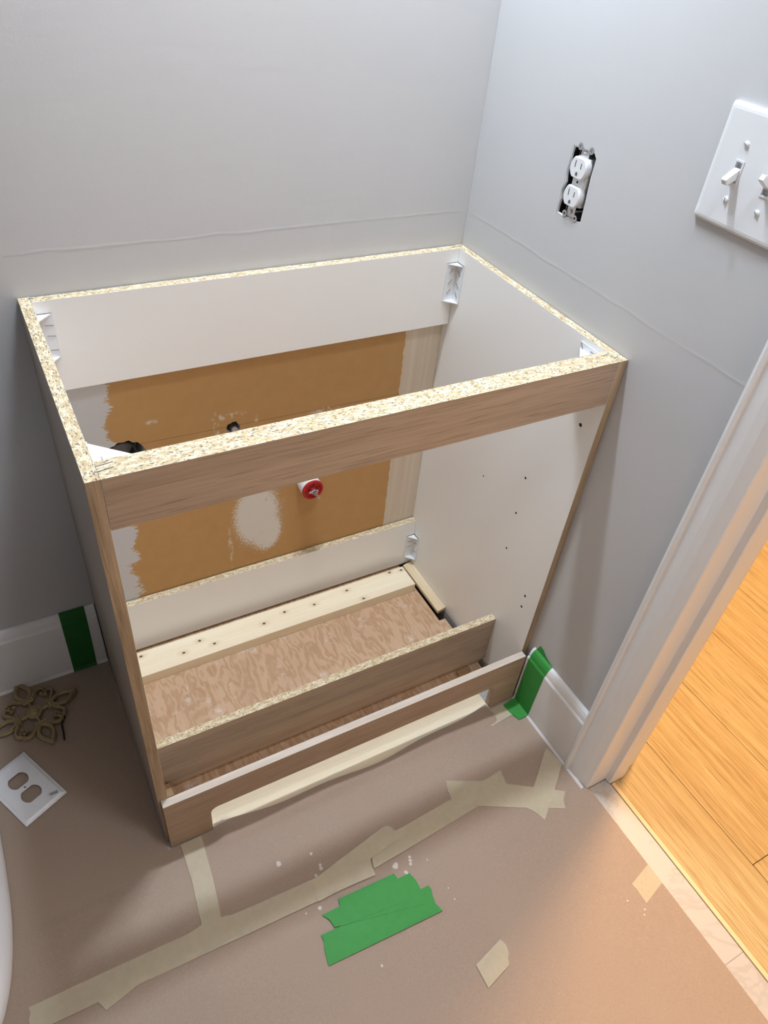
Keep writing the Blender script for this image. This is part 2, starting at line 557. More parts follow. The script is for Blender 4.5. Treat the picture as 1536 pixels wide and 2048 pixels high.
OB = (-0.2835, -0.2265, 0.9505, 1.0495)         # outlet opening y0,y1,z0,z1
ob = [(-0.2835, 0.9555), (-0.272, 0.9522), (-0.258, 0.953), (-0.243, 0.9512), (-0.2275, 0.9525), (-0.2262, 0.962), (-0.2285, 0.972), (-0.2268, 0.985),
      (-0.2295, 0.998), (-0.2272, 1.012), (-0.2298, 1.025), (-0.228, 1.038), (-0.2305, 1.0485), (-0.245, 1.0505), (-0.262, 1.0495), (-0.276, 1.0498), (-0.2815, 1.045), (-0.2818, 1.02), (-0.2828, 0.985)]
wr = prism('wall_right', [(RY0, -0.05), (DY1 - 0.015, -0.05), (DY1 - 0.015, DH + 0.015), (DY0 + 0.015, DH + 0.015), (DY0 + 0.015, -0.05), (0.0, -0.05), (0.0, RZ), (RY0, RZ)],
           [ob], PL_X, 0.0, 0.115, [m_paint, m_black], origin=(0, 0, 0), slots=lambda n, c: 1 if abs(n.x) < 0.5 and c.z > 0.9 and c.z < 1.1 and -0.3 < c.y < -0.2 else 0)
oc = (-0.2555, 1.001)
prism('broken_drywall_edge', [(oc[0] + (u - oc[0]) * 0.999, oc[1] + (v - oc[1]) * 0.999) for u, v in ob], [[(oc[0] + (u - oc[0]) * (0.955 + 0.03 * math.sin(i * 2.1)), oc[1] + (v - oc[1]) * (0.975 + 0.015 * math.cos(i * 1.7))) for i, (u, v) in enumerate(ob)]], PL_X, 0.0004, 0.0045, m_gypsum, wr)
struct(wr, 'pale grey painted wall with the doorway, outlet and light switches', 'wall')
struct(box('wall_left', RX0 - 0.1, RX0, RY0, 0.0, -0.05, RZ, m_paint), 'pale grey painted wall beyond the toilet', 'wall')
struct(box('wall_front', RX0 - 0.1, 0.115, RY0 - 0.1, RY0, -0.05, RZ, m_paint), 'pale grey painted wall behind the viewer', 'wall')
struct(box('ceiling', RX0 - 0.1, HX + 0.1, RY0 - 0.1, 1.3, RZ, RZ + 0.08, m_ceiling), 'flat white ceiling', 'ceiling')
# bathroom floor with the opening where the old tile was cut out under the cabinet
fl = prism('floor', rect(RX0 - 0.1, -0.0005, RY0 - 0.1, 0.0), [rect(-0.7455, -0.0165, -0.40, -0.002)], PL_Z, -0.05, 0.0, m_marble, origin=(0, 0, 0))
struct(fl, 'pale marble tile floor hidden under brown paper', 'floor')
struct(box('subfloor', RX0 - 0.1, 0.1, RY0 - 0.1, 0.1, -0.09, -0.05, m_dirt), 'dark subfloor in the gap beside the plywood', 'subfloor')
# hall shell
struct(box('wall_hall', HX, HX + 0.1, RY0 - 0.1, 1.3, -0.05, RZ, m_paint), 'painted wall across the hallway', 'wall')
struct(box('wall_hall_end', 0.115, HX, 1.2, 1.3, -0.05, RZ, m_paint), 'painted wall at the end of the hallway', 'wall')
struct(box('wall_hall_near', 0.115, HX, RY0 - 0.1, RY0, -0.05, RZ, m_paint), 'painted wall at the near end of the hallway', 'wall')
struct(box('wall_hall_side', 0.0, 0.115, 0.1, 1.3, -0.05, RZ, m_paint), 'painted wall beside the hallway beyond the corner', 'wall')

# hall planks: one object each
hf = box('floor_hall', 0.0, HX, RY0 - 0.1, 1.2, -0.05, -0.012, m_dirt)
struct(hf, 'honey oak plank floor of the hallway', 'floor')
edges = [0.0555, 0.182, 0.371, 0.555, 0.741, 0.927, 1.113, HX]
joints = [[-1.75, 0.3], [-0.9585, 0.62], [-1.55, -0.02], [-1.2, 0.45], [-0.62, 0.9], [-1.4, 0.15], [-0.9, 0.7]]
for i in range(7):
    ys = [RY0 - 0.1] + joints[i] + [1.2]
    for a, b in zip(ys[:-1], ys[1:]):
        box('floor_plank', edges[i] + 0.0005, edges[i + 1] - 0.0005, a + 0.0005, b - 0.0005, -0.012, 0.0, m_floor_oak, hf, bev=0.0011)

# marble threshold tiles and light wood strip
th = thing('threshold', 'pale marble threshold strip across the doorway', 'threshold', (0.022, -1.08, -0.0005), kind='structure')
for a, b in ((-0.7045, -1.0520), (-1.0532, -1.4655)):
    box('marble_tile', -0.0005, 0.0452, b, a, -0.0005, 0.0012, m_marble, th, bev=0.0006)
box('grout_joint', 0.0, 0.045, -1.0532, -1.0520, -0.0005, 0.0006, plain('grey_grout', (0.38, 0.35, 0.33), 0.9), th)
struct(box('trim_5', 0.0462, 0.0548, DY1, -0.7175, -0.012, 0.0032, m_strip, bev=0.0008), 'thin pale wood strip between marble threshold and oak planks', 'floor trim')

# door casing, jamb, stop
cas = [(-0.643, 0.0), (-0.643, -0.0155), (-0.6445, -0.0178), (-0.648, -0.0188), (-0.6515, -0.0182), (-0.6535, -0.0158), (-0.656, -0.0143),
       (-0.672, -0.0140), (-0.685, -0.0122), (-0.695, -0.0090), (-0.7022, -0.0070), (-0.7038, -0.0050), (-0.7040, 0.0)]
struct(prism('trim_1', cas, [], lambda u, v, d: (v, u, d), 0.004, DH + 0.06, m_trim), 'white painted door casing beside the light switches', 'door casing')
cas2 = [(2 * (DY0 + DY1) / 2 - u, v) for u, v in cas]
struct(prism('trim_2', cas2, [], lambda u, v, d: (v, u, d), 0.004, DH + 0.06, m_trim), 'white painted door casing on the near side of the doorway', 'door casing')
struct(prism('trim_3', [(DY0, -0.0005), (DY0 + 0.0149, -0.0005), (DY0 + 0.0149, DH + 0.0149), (DY1 - 0.0149, DH + 0.0149), (DY1 - 0.0149, -0.0005), (DY1, -0.0005), (DY1, DH), (DY0, DH)],
             [], PL_X, -0.004, 0.119, m_trim), 'white painted door jamb with a warm glow from the hallway', 'door jamb')
st = [(0.042, DY0), (0.042, DY0 - 0.0115), (0.0435, DY0 - 0.013), (0.080, DY0 - 0.013), (0.0845, DY0 - 0.011), (0.086, DY0 - 0.007), (0.086, DY0)]
struct(prism('trim_4', st, [], PL_Z, 0.0036, DH, m_trim), 'narrow white door stop strip on the jamb', 'door stop')
caseh = [(0.119, 0.020), (0.137, 0.020), (0.137, DY0 + 0.07 - DY0), (0.119, DY0 + 0.07 - DY0)]
struct(box('trim_6', 0.1155, 0.133, DY0 + 0.006, DY0 + 0.07, 0.0005, DH + 0.06, m_trim, bev=0.002), 'white door casing on the hallway side', 'door casing')

# unseen open door leaf behind the viewer, added to bounce fill onto front faces
dl = box('bounce_door_1', -0.755, -0.012, -1.505, -1.470, 0.012, 2.02, m_trim, bev=0.003)
struct(dl, 'unseen white door added open into the bathroom to bounce light', 'door')
for (a0, a1) in ((-0.66, -0.42), (-0.345, -0.105)):
    for (b0, b1) in ((0.22, 0.80), (0.98, 1.85)):
        box('door_panel', a0, a1, -1.470, -1.464, b0, b1, m_trim, dl, bev=0.0025)
hd = lathe('door_knob', (-0.69, -1.470, 0.93), (0, 1, 0), [(0, 0.028), (0.004, 0.028), (0.006, 0.011), (0.03, 0.011), (0.036, 0.024), (0.052, 0.027), (0.06, 0.016), (0.062, 0.002)], m_steel, dl, n=20, smooth=True)

# baseboards
bb = [(0.0, 0.0), (0.0136, 0.0), (0.014, 0.002), (0.014, 0.142), (0.0132, 0.1445), (0.0112, 0.1475), (0.0108, 0.152), (0.0095, 0.158), (0.0065, 0.1645), (0.003, 0.1675), (0.0, 0.168)]
struct(prism('baseboard_right', bb, [], lambda u, v, d: (-u, d, v + 0.0), -0.6435, -0.4665, m_trim), 'short white baseboard between the cabinet and the door casing', 'baseboard')
struct(prism('baseboard_back', bb, [], lambda u, v, d: (d, -u, v + 0.0), RX0, -0.7645, m_trim), 'white baseboard on the back wall left of the cabinet', 'baseboard')
caulk = [(0.013, 0.0), (0.018, 0.0), (0.0165, 0.0025), (0.014, 0.006), (0.013, 0.006)]
struct(prism('trim_7', caulk, [], lambda u, v, d: (-u, d, v + 0.0015), -0.70, -0.4675, m_trim), 'bead of white caulk at the foot of the short baseboard', 'caulk')
struct(prism('trim_8', caulk, [], lambda u, v, d: (d, -u, v + 0.0015), -1.2, -0.7645, m_trim), 'bead of white caulk at the foot of the back baseboard', 'caulk')

# ------------------------------------------------------------------ builder's paper on the floor
def paper():
    xs = [RX0 + 0.01] + [-3.1 + 0.1 * i for i in range(12)] + [-1.9 + 0.05 * i for i in range(17)]
    xs = [x for x in xs if x < -1.05] + [-1.05 + (1.05 - 0.764) * i / 28 for i in range(28)] + [-0.764 + (0.764 - 0.0155) * i / 74 for i in range(75)]
    ys = [-0.016 - (0.466 - 0.016) * i / 30 for i in range(30)] + [-0.466 - 0.006 * i for i in range(50)] + [-0.766 - 0.02 * i for i in range(1, 40)]
    ys = [y for y in ys if y > RY0 + 0.02] + [RY0 + 0.01]
    def zz(x, y):
        z = 0.0016
        # slack of the sheet: broad low swells
        z += 0.0011 * (1 + math.sin(x * 9.0 + y * 5.0)) * (1 if y < -0.5 else 0.4)
        if -0.69 < x < -0.070 and y > -0.60:
            e = max(0.0, min(1, (x + 0.69) / 0.02, (-0.070 - x) / 0.02))
            z += e * (0.0062 * max(0.0, min(1, (y + 0.506) / 0.014)) + 0.003 * (1 + math.sin(x * 24 + 0.6)) * math.exp(-((y + 0.484) / 0.02) ** 2))
        return z
    idx, V, F = {}, [], []
    for j, y in enumerate(ys):
        for i, x in enumerate(xs):
            xx = x
            if i == len(xs) - 1:
                xx = -0.0155 if y > -0.648 else (-0.019 + (y + 0.648) / (-0.056) * 0.012 if y > -0.704 else (-0.0008 if y > -1.47 else -0.0155))
            yy = y
            if y > -0.5021 and y < -0.4659 and -0.684 < x < -0.076:
                t = (-0.466 - y) / 0.036
                u = (x + 0.6815) / 0.603
                edge = -0.4575 - 0.0205 * max(0, math.sin(math.pi * u)) ** 0.8 - 0.002 * math.sin(x * 31)
                yy = edge * (1 - t) - 0.502 * t
            idx[i, j] = len(V)
            V.append((xx, yy, zz(xx, yy)))
    for j in range(len(ys) - 1):
        for i in range(len(xs) - 1):
            cx, cy = (xs[i] + xs[i + 1]) / 2, (ys[j] + ys[j + 1]) / 2
            if cx > -0.764 and cy > -0.466:
                continue
            if (abs((cx + 1.143) / 0.118)) ** 2.6 + (abs((cy + 0.37) / 0.288)) ** 2.6 < 1:
                continue
            F.append([idx[i, j], idx[i + 1, j], idx[i + 1, j + 1], idx[i, j + 1]])
    used = sorted({k for f in F for k in f})
    rm = {k: n for n, k in enumerate(used)}
    o = link('floor_paper', [V[k] for k in used], [[rm[k] for k in f] for f in F], m_paper, smooth=True)
    sp = [(-0.6012, -0.572, 0.005), (-0.5432, -0.5811, 0.003), (-0.538, -0.612, 0.0035), (-0.5365, -0.606, 0.003), (-0.551, -0.6193, 0.003),
          (-0.5667, -0.6706, 0.0035), (-0.4179, -0.6663, 0.0055), (-0.388, -0.6636, 0.003), (-0.390, -0.669, 0.0032), (-0.392, -0.675, 0.003),
          (-0.4065, -0.6844, 0.0035), (-0.5141, -0.7933, 0.0022), (-0.362, -0.6821, 0.0013),
          (-0.3534, -0.7398, 0.0013), (-0.353, -0.7603, 0.0014), (-0.5908, -0.6677, 0.0014), (-0.08, -0.90, 0.0016), (-0.062, -0.925, 0.0018), (-0.069, -0.931, 0.0016)]
    m_fleck = plain('white_paint_fleck', (0.66, 0.60, 0.56), 0.6)
    for x, y, r_ in sp:
        zt = max(zz(x + a, y + b) for a in (-r_, 0, r_) for b in (-r_, 0, r_))
        pts = [(x + r_ * (0.7 + 0.5 * random.random()) * math.cos(2 * math.pi * i / 9), y + r_ * (0.7 + 0.6 * random.random()) * math.sin(2 * math.pi * i / 9)) for i in range(9)]
        prism('paint_fleck', pts, [], PL_Z, zt - 0.0002, zt + 0.0003, m_fleck, o)
    return tag(o, 'taupe builders paper laid over the bathroom floor', 'floor paper')
paper()

# ------------------------------------------------------------------ vanity cabinet
cab = thing('vanity_cabinet', 'open-topped oak and white vanity cabinet carcass against the corner', 'cabinet', (-W / 2, -D / 2, 0))
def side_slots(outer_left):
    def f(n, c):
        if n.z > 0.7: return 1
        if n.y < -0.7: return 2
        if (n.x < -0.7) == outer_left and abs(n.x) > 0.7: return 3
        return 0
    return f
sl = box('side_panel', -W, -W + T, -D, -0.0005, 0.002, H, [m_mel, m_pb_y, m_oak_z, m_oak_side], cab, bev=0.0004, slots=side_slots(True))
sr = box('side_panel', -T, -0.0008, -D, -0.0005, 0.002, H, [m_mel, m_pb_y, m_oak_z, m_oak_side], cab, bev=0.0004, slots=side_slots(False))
IX0, IX1 = -W + T + 0.0004, -T - 0.0004
def rail_slots(n, c):
    if n.z > 0.7: return 1
    if n.y < -0.7: return 2
    return 0
box('front_top_rail', IX0, IX1, -D + 0.0002, -0.4172, 0.7435, H - 0.0002, [m_mel, m_pb_x, m_oak_x], cab, bev=0.0004, slots=rail_slots)
def back_slots(n, c):
    return 1 if n.z > 0.7 else 0
box('upper_back_stretcher', IX0, IX1, -0.0178, -0.0018, 0.667, H - 0.0003, [m_mel, m_pb_x], cab, bev=0.0004, slots=back_slots)
box('lower_back_stretcher', IX0, IX1, -0.0185, -0.0026, 0.0075, 0.1465, [m_mel, m_pb_x], cab, bev=0.0004, slots=back_slots)
box('bottom_rail', IX0, IX1, -0.3575, -0.3416, 0.0128, 0.1465, [m_mel, m_pb_x, m_oak_x], cab, bev=0.0004, slots=rail_slots)
# arched apron in front of the toe space
ax0, ax1, ay0, ay1, az = -0.7575, -0.0155, -0.4647, -0.4507, 0.1445
cut0, cut1, ctop, cr = -0.6825, -0.0775, 0.077, 0.014
arch = [(ax0, 0.0022), (cut0, 0.0022), (cut0, ctop - cr)]
arch += [(cut0 + cr - cr * math.cos(t), ctop - cr + cr * math.sin(t)) for t in [math.pi / 2 * i / 6 for i in range(1, 7)]]
arch += [(cut1 - cr + cr * math.sin(t), ctop - cr + cr * math.cos(t)) for t in [math.pi / 2 * i / 6 for i in range(0, 7)]]
arch += [(cut1, 0.0022), (ax1, 0.0022), (ax1, az), (ax0, az)]
prism('toe_kick_apron', arch, [], PL_Y, ay0, ay1, [m_oak_apron, m_raw_maple], cab, slots=lambda n, c: 1 if n.z > 0.7 and c.z > 0.12 else 0)

# shelf-pin and hinge holes inside the right panel
for y, z, r in ((-0.4151, 0.6831, 0.0034), (-0.33, 0.5109, 0.0026), (-0.3305, 0.4258, 0.0024), (-0.3311, 0.3333, 0.0024), (-0.2177, 0.4325, 0.0018), (-0.4139, 0.2755, 0.0028), (-0.4136, 0.2441, 0.0028)):
    lathe('pin_hole', (-T + 0.0004, y, z), (-1, 0, 0), [(0, r), (0.0005, r), (0.00055, r * 0.9)], m_black, sr, n=10)

# plastic corner brackets: two flanges and two webs, each with staples
def bracket(cx, cy, sx, sy, z0, z1, la, lb, web_top, web_bot, staples, tab=False):
    """corner at (cx,cy); sx,sy point into the cabinet; la along x, lb along y"""
    t = 0.0016
    e = 0.0003
    fx = sorted((cx + sx * e, cx + sx * la)); fy = sorted((cy + sy * e, cy + sy * (t + e)))
    gx = sorted((cx + sx * e, cx + sx * (t + e))); gy = sorted((cy + sy * e, cy + sy * lb))
    parts = [box_vf(fx[0], fx[1], fy[0], fy[1], z0, z1), box_vf(gx[0], gx[1], gy[0], gy[1], z0, z1)]
    for zw in (web_top, web_bot):
        if zw is None: continue
        tri = [(cx + sx * e, cy + sy * e), (cx + sx * la, cy + sy * e), (cx + sx * e, cy + sy * lb)]
        parts.append(prism_vf(tri, [], PL_Z, zw - 0.0016, zw))
    if tab:
        tx = cx + sx * la * 0.34
        parts.append(box_vf(tx - 0.007, tx + 0.007, *sorted((cy + sy * 0.002, cy + sy * 0.016)), web_top, web_top + 0.0025, 0.0008))
    v, f = cat(*parts)
    b = link('corner_bracket', v, f, m_white_plastic, cab)
    for (on, u, z, ang) in staples:
        l, r = 0.0058, 0.00055
        c, s = math.cos(math.radians(ang)) * l, math.sin(math.radians(ang)) * l
        if on == 'x':
            y = cy + sy * (t + e + 0.0003)
            pts = [(cx + sx * (u) - c, y, z - s), (cx + sx * u + c, y, z + s)]
        else:
            x = cx + sx * (t + e + 0.0003)
            pts = [(x, cy + sy * u - c, z - s), (x, cy + sy * u + c, z + s)]
        v, f = tube_vf(pts, r, 6)
        link('staple', v, f, m_dark_steel, b)
    return b
bxl, bxr, byb, byf = -W + T, -T, -0.0178, -0.4172
bracket(bxr, byb, -1, -1, 0.7175, 0.791, 0.0235, 0.0235, 0.791, 0.719, [('x', 0.0125, 0.776, 50), ('x', 0.0125, 0.755, 50), ('x', 0.0125, 0.736, 50), ('y', 0.013, 0.774, 50), ('y', 0.013, 0.750, 50), ('y', 0.013, 0.732, 50)])
bracket(bxl, byb, 1, -1, 0.7255, 0.797, 0.0235, 0.0235, 0.797, 0.727, [('x', 0.0165, 0.779, -5), ('x', 0.0165, 0.762, -8), ('x', 0.0165, 0.739, -4)])
bracket(bxr, byf, -1, 1, 0.748, 0.808, 0.044, 0.050, 0.798, 0.750, [('y', 0.020, 0.8025, 0), ('y', 0.045, 0.802, 55)])
bracket(bxl, byf, 1, 1, 0.748, 0.811, 0.052, 0.047, 0.8095, 0.750, [], tab=True)
bracket(bxr, -0.0185, -1, -1, 0.031, 0.1025, 0.0225, 0.0235, 0.1025, 0.033, [('x', 0.0125, 0.083, -8), ('x', 0.0125, 0.066, 5), ('y', 0.0135, 0.082, -10), ('y', 0.0135, 0.055, -20)])
bracket(bxl, -0.0185, 1, -1, 0.031, 0.1025, 0.0225, 0.0235, 0.1025, 0.033, [])
# staples driven into the raw top edge at the rail ends
for (a, b) in (((-0.7465, -0.4270), (-0.7270, -0.4245)), ((-0.7500, -0.4370), (-0.7285, -0.4335)), ((-0.0165, -0.4245), (-0.0300, -0.4285)), ((-0.0085, -0.4360), (-0.0190, -0.4395)), ((-0.0255, -0.0085), (-0.0095, -0.0115)), ((-0.749, -0.006), (-0.741, -0.0065))):
    v, f = tube_vf([(a[0], a[1], H), (b[0], b[1], H)], 0.00055, 6)
    link('staple', v, f, m_dark_steel, cab)

# ------------------------------------------------------------------ framing and plywood under the cabinet
pw = prism('plywood_sheet', [(-0.7450, -0.398), (-0.030, -0.398), (-0.030, -0.213), (-0.046, -0.213), (-0.046, -0.004), (-0.7450, -0.004)], [], PL_Z, -0.018, -0.0008, m_ply)
tag(pw, 'reddish plywood sheet on the floor inside the cabinet', 'plywood')
for o in (box('plywood_batten', -0.70, -0.06, -0.05, -0.02, -0.05, -0.018, m_dirt), ):
    tag(o, 'dark batten under the plywood sheet along the back wall', 'batten')
tag(box('plywood_batten', -0.70, -0.06, -0.38, -0.35, -0.05, -0.018, m_dirt), 'dark batten under the plywood sheet below the bottom rail', 'batten')
tag(box('pine_board', -0.7440, -0.0540, -0.107, -0.042, -0.0008, 0.026, m_pine_back, bev=0.0015), 'knotty pine board lying flat along the back inside the cabinet', 'board')
lath = tag(prism('pine_lath', [(-0.0415, -0.027), (-0.0163, -0.022), (-0.0163, -0.1905), (-0.0400, -0.1945)], [], PL_Z, 0.0020, 0.0105, m_pine), 'thin pale pine lath along the right side panel', 'lath')
tag(box('pine_plank', -0.6815, -0.0785, -0.4900, -0.402, 0.0002, 0.0050, m_pine_front, bev=0.001), 'pale pine plank showing through the apron cut-out', 'plank')
tag(box('wood_block', -0.0935, -0.0605, -0.3705, -0.3590, -0.0008, 0.009, m_shim, bev=0.0008), 'small brown wood block on plywood near the right end of the bottom rail', 'wood block')
tag(box('wood_block', -0.745, -0.728, -0.386, -0.360, -0.0008, 0.030, m_shim, bev=0.0008), 'small brown wood block beside the left side panel behind the apron', 'wood block')

# ------------------------------------------------------------------ plumbing in the back wall
st_ = thing('capped_drain_pipe', 'white drain stub with a red test plug sticking out of the wall', 'pipe', (-0.3017, -0.013, 0.318))
PX, PZ = -0.3017, 0.3416
lathe('pipe', (PX, 0.06, PZ), (0, -1, 0), [(0, 0.0232), (0.085, 0.0232), (0.0865, 0.0225), (0.0865, 0.0195), (0.06, 0.0195)], m_white_plastic, st_, smooth=False)
pl_ = lathe('red_plug', (PX, -0.0272, PZ), (0, -1, 0), [(0, 0.0215), (0.0008, 0.0236), (0.004, 0.0236), (0.005, 0.0225), (0.005, 0.0185), (0.0025, 0.0175), (0.0015, 0.008), (0.0055, 0.0075), (0.0055, 0.004)], m_red, st_, n=32)
for a in range(6):
    t = math.radians(60 * a + 15)
    v, f = box_vf(-0.0185, -0.007, -0.0009, 0.0009, 0, 0.0024)
    v = [Vector((PX + q.x * math.cos(t) - q.y * math.sin(t), -0.0290 - q.z, PZ + q.x * math.sin(t) + q.y * math.cos(t))) for q in v]
    link('plug_rib', v, f, m_red, pl_)
bolt = lathe('bolt', (PX, -0.0325, PZ), (0.06, -1, -0.02), [(0, 0.0062), (0.004, 0.0062), (0.0045, 0.0045), (0.012, 0.0045), (0.0122, 0.003), (0.026, 0.003), (0.0265, 0.0022)], m_steel, st_, n=14)
v, f = box_vf(PX - 0.0115, PX + 0.0095, -0.0385, -0.0355, PZ - 0.002, PZ + 0.003, 0.001)
link('wing_nut', v, f, m_steel, bolt)
dp = thing('drain_pipe', 'black drain pipe end inside the larger hole in the wall', 'pipe', (-0.655, 0.05, 0.47))
lathe('pipe', (-0.655, 0.098, 0.494), (0, -1, 0), [(0, 0.026), (0.075, 0.026), (0.075, 0.0225), (0.02, 0.0225)], m_black_pipe, dp, n=24)
lathe('collar', (-0.655, 0.06, 0.494), (0, -1, 0), [(0, 0.0265), (0.0, 0.0295), (0.012, 0.0295), (0.012, 0.0265)], plain('grey_band', (0.25, 0.24, 0.24), 0.4), dp, n=24)
sp = thing('supply_stub', 'grey metal water supply stub in the small hole', 'pipe', (-0.452, 0.02, 0.505))
lathe('pipe', (-0.4525, 0.09, 0.5115), (0, -1, 0), [(0, 0.0065), (0.088, 0.0065), (0.090, 0.0055)], m_steel, sp, n=14)
lathe('fitting', (-0.4525, 0.05, 0.5115), (0, -1, 0), [(0, 0.0085), (0.02, 0.0085), (0.02, 0.0066)], m_boxmetal, sp, n=8)

# ------------------------------------------------------------------ outlet without cover plate
bxo = thing('electrical_box', 'open metal electrical box set in the wall around the outlet', 'electrical box', (0.036, -0.256, 0.954))
v, f = prism_vf(rect(-0.2805, -0.2350, 0.9545, 1.0470), [rect(-0.2790, -0.2362, 0.9560, 1.0455)], PL_X, 0.010, 0.060)
link('box_wall', v, f, m_boxmetal, bxo)
box('box_back', 0.060, 0.062, -0.2800, -0.2340, 0.9545, 1.0470, m_black, bxo)
struct(box('wall_cavity', 0.062, 0.10, -0.30, -0.21, 0.93, 1.07, m_black), 'black cavity behind the outlet opening', 'wall cavity')
out = thing('duplex_outlet', 'white duplex outlet hanging loose in the wall opening without its cover', 'outlet', (0.0, -0.2585, 0.955))
OY, OZ = -0.2575, 1.0055
box('body', 0.002, 0.026, OY - 0.0140, OY + 0.0140, OZ - 0.034, OZ + 0.034, m_white_plastic, out, bev=0.002)
cov = box('face_bridge', -0.0015, 0.003, OY - 0.011, OY + 0.011, OZ - 0.010, OZ + 0.010, m_white_plastic, out, bev=0.0008)
lathe('center_screw_hole', (-0.0014, OY, OZ), (-1, 0, 0), [(0, 0.0019), (0.0003, 0.0019), (0.0004, 0.001)], m_black, cov, n=10)
for fz in (OZ + 0.0195, OZ - 0.0195):
    pts = []
    for i in range(48):
        t = 2 * math.pi * i / 48
        pts.append((OY + 0.0172 * math.cos(t), max(fz - 0.0139, min(fz + 0.0139, fz + 0.0172 * math.sin(t)))))
    inner = [(OY + (u - OY) * 0.93, fz + (w_ - fz) * 0.93) for u, w_ in pts]
    n = len(pts)
    V = [(0.004, u, w_) for u, w_ in pts] + [(-0.0062, u, w_) for u, w_ in pts] + [(-0.0076, u, w_) for u, w_ in inner]
    F = [[i, (i + 1) % n, (i + 1) % n + n, i + n] for i in range(n)] + [[i + n, (i + 1) % n + n, (i + 1) % n + 2 * n, i + 2 * n] for i in range(n)]
    F += [list(range(2 * n, 3 * n)), list(range(n))]
    fc = link('receptacle_face', V, F, m_white_plastic, out)
    box('blade_slot', -0.0079, -0.0070, OY + 0.0055, OY + 0.0067, fz + 0.0002, fz + 0.0092, m_black, fc)
    box('blade_slot', -0.0079, -0.0070, OY - 0.0069, OY - 0.0057, fz + 0.0005, fz + 0.0079, m_black, fc)
    d = [(OY - 0.0022, fz - 0.0098), (OY + 0.0022, fz - 0.0098)] + [(OY + 0.0022 * math.cos(math.pi * i / 8), fz - 0.0072 + 0.0022 * math.sin(math.pi * i / 8)) for i in range(9)]
    prism('ground_hole', d, [], PL_X, -0.0079, -0.0070, plain('grey_hole', (0.12, 0.12, 0.13), 0.7), fc)
for s in (1, -1):
    zc = OZ + s * 0.0435
    strap = box('mounting_strap', 0.0005, 0.0016, OY - 0.0085, OY + 0.0085, *sorted((OZ + s * 0.033, OZ + s * 0.0500)), m_steel, out, bev=0.0004)
    lathe('strap_screw', (0.0004, OY + 0.001, zc - s * 0.001), (-1, 0, 0), [(0, 0.0038), (0.0014, 0.0036), (0.0022, 0.0024), (0.0023, 0.0004)], m_steel, strap, n=14, smooth=False)
    for q in (1, -1):
        ey, ez = OY + q * 0.0118, OZ + s * 0.0468 - 0.0015
        v, f = prism_vf(circle(ey, ez, 0.0048, 18), [circle(ey, ez, 0.0021, 12)], PL_X, -0.0008, 0.0006)
        link('plaster_ear', v, f, m_steel, strap)
for dz in (0.0045, -0.0085):
    lathe('terminal_screw', (0.010, OY - 0.0140, OZ + dz), (0, -1, 0), [(0, 0.0032), (0.0035, 0.0032), (0.004, 0.0025)], m_brass, out, n=12)

# ------------------------------------------------------------------ two-gang switch plate
sw = thing('switch_plate', 'white two-gang switch plate with two toggle switches by the door', 'switch plate', (-0.003, -0.535, 1.0335))
SY0, SY1, SZ0, SZ1 = -0.5968, -0.4733, 1.0333, 1.1618
prof = [(0.0, 0.0), (-0.0030, 0.0), (-0.0050, 0.0012), (-0.0062, 0.0035), (-0.0066, 0.0065)]
slots_ = [rect(y - 0.0052, y + 0.0052, 1.0952 - 0.0122, 1.0952 + 0.0122) for y in (-0.5125, -0.5585)]
V, F = [], []
for x, ins in prof:
    for u, w_ in rounded(SY0 + ins, SY1 - ins, SZ0 + ins, SZ1 - ins, 0.003, 3):
        V.append((x, u, w_))
m = len(V) // len(prof)
for j in range(len(prof) - 1):
    for i in range(m):
        k = (i + 1) % m
        F.append([j * m + i, j * m + k, (j + 1) * m + k, (j + 1) * m + i])
top = [(q[1], q[2]) for q in V[-m:]]
loops = [top] + slots_
fl2 = [p for l in loops for p in l]
base = len(V)
V += [(-0.0066, u, w_) for u, w_ in fl2]
F += [[base + i for i in t] for t in tessellate_polygon([[Vector((u, w_, 0)) for u, w_ in l] for l in loops])]
link('cover', V, F, m_white_plastic, sw)
box('backing', -0.0028, -0.0004, -0.58, -0.49, 1.075, 1.115, m_white_plastic, sw)
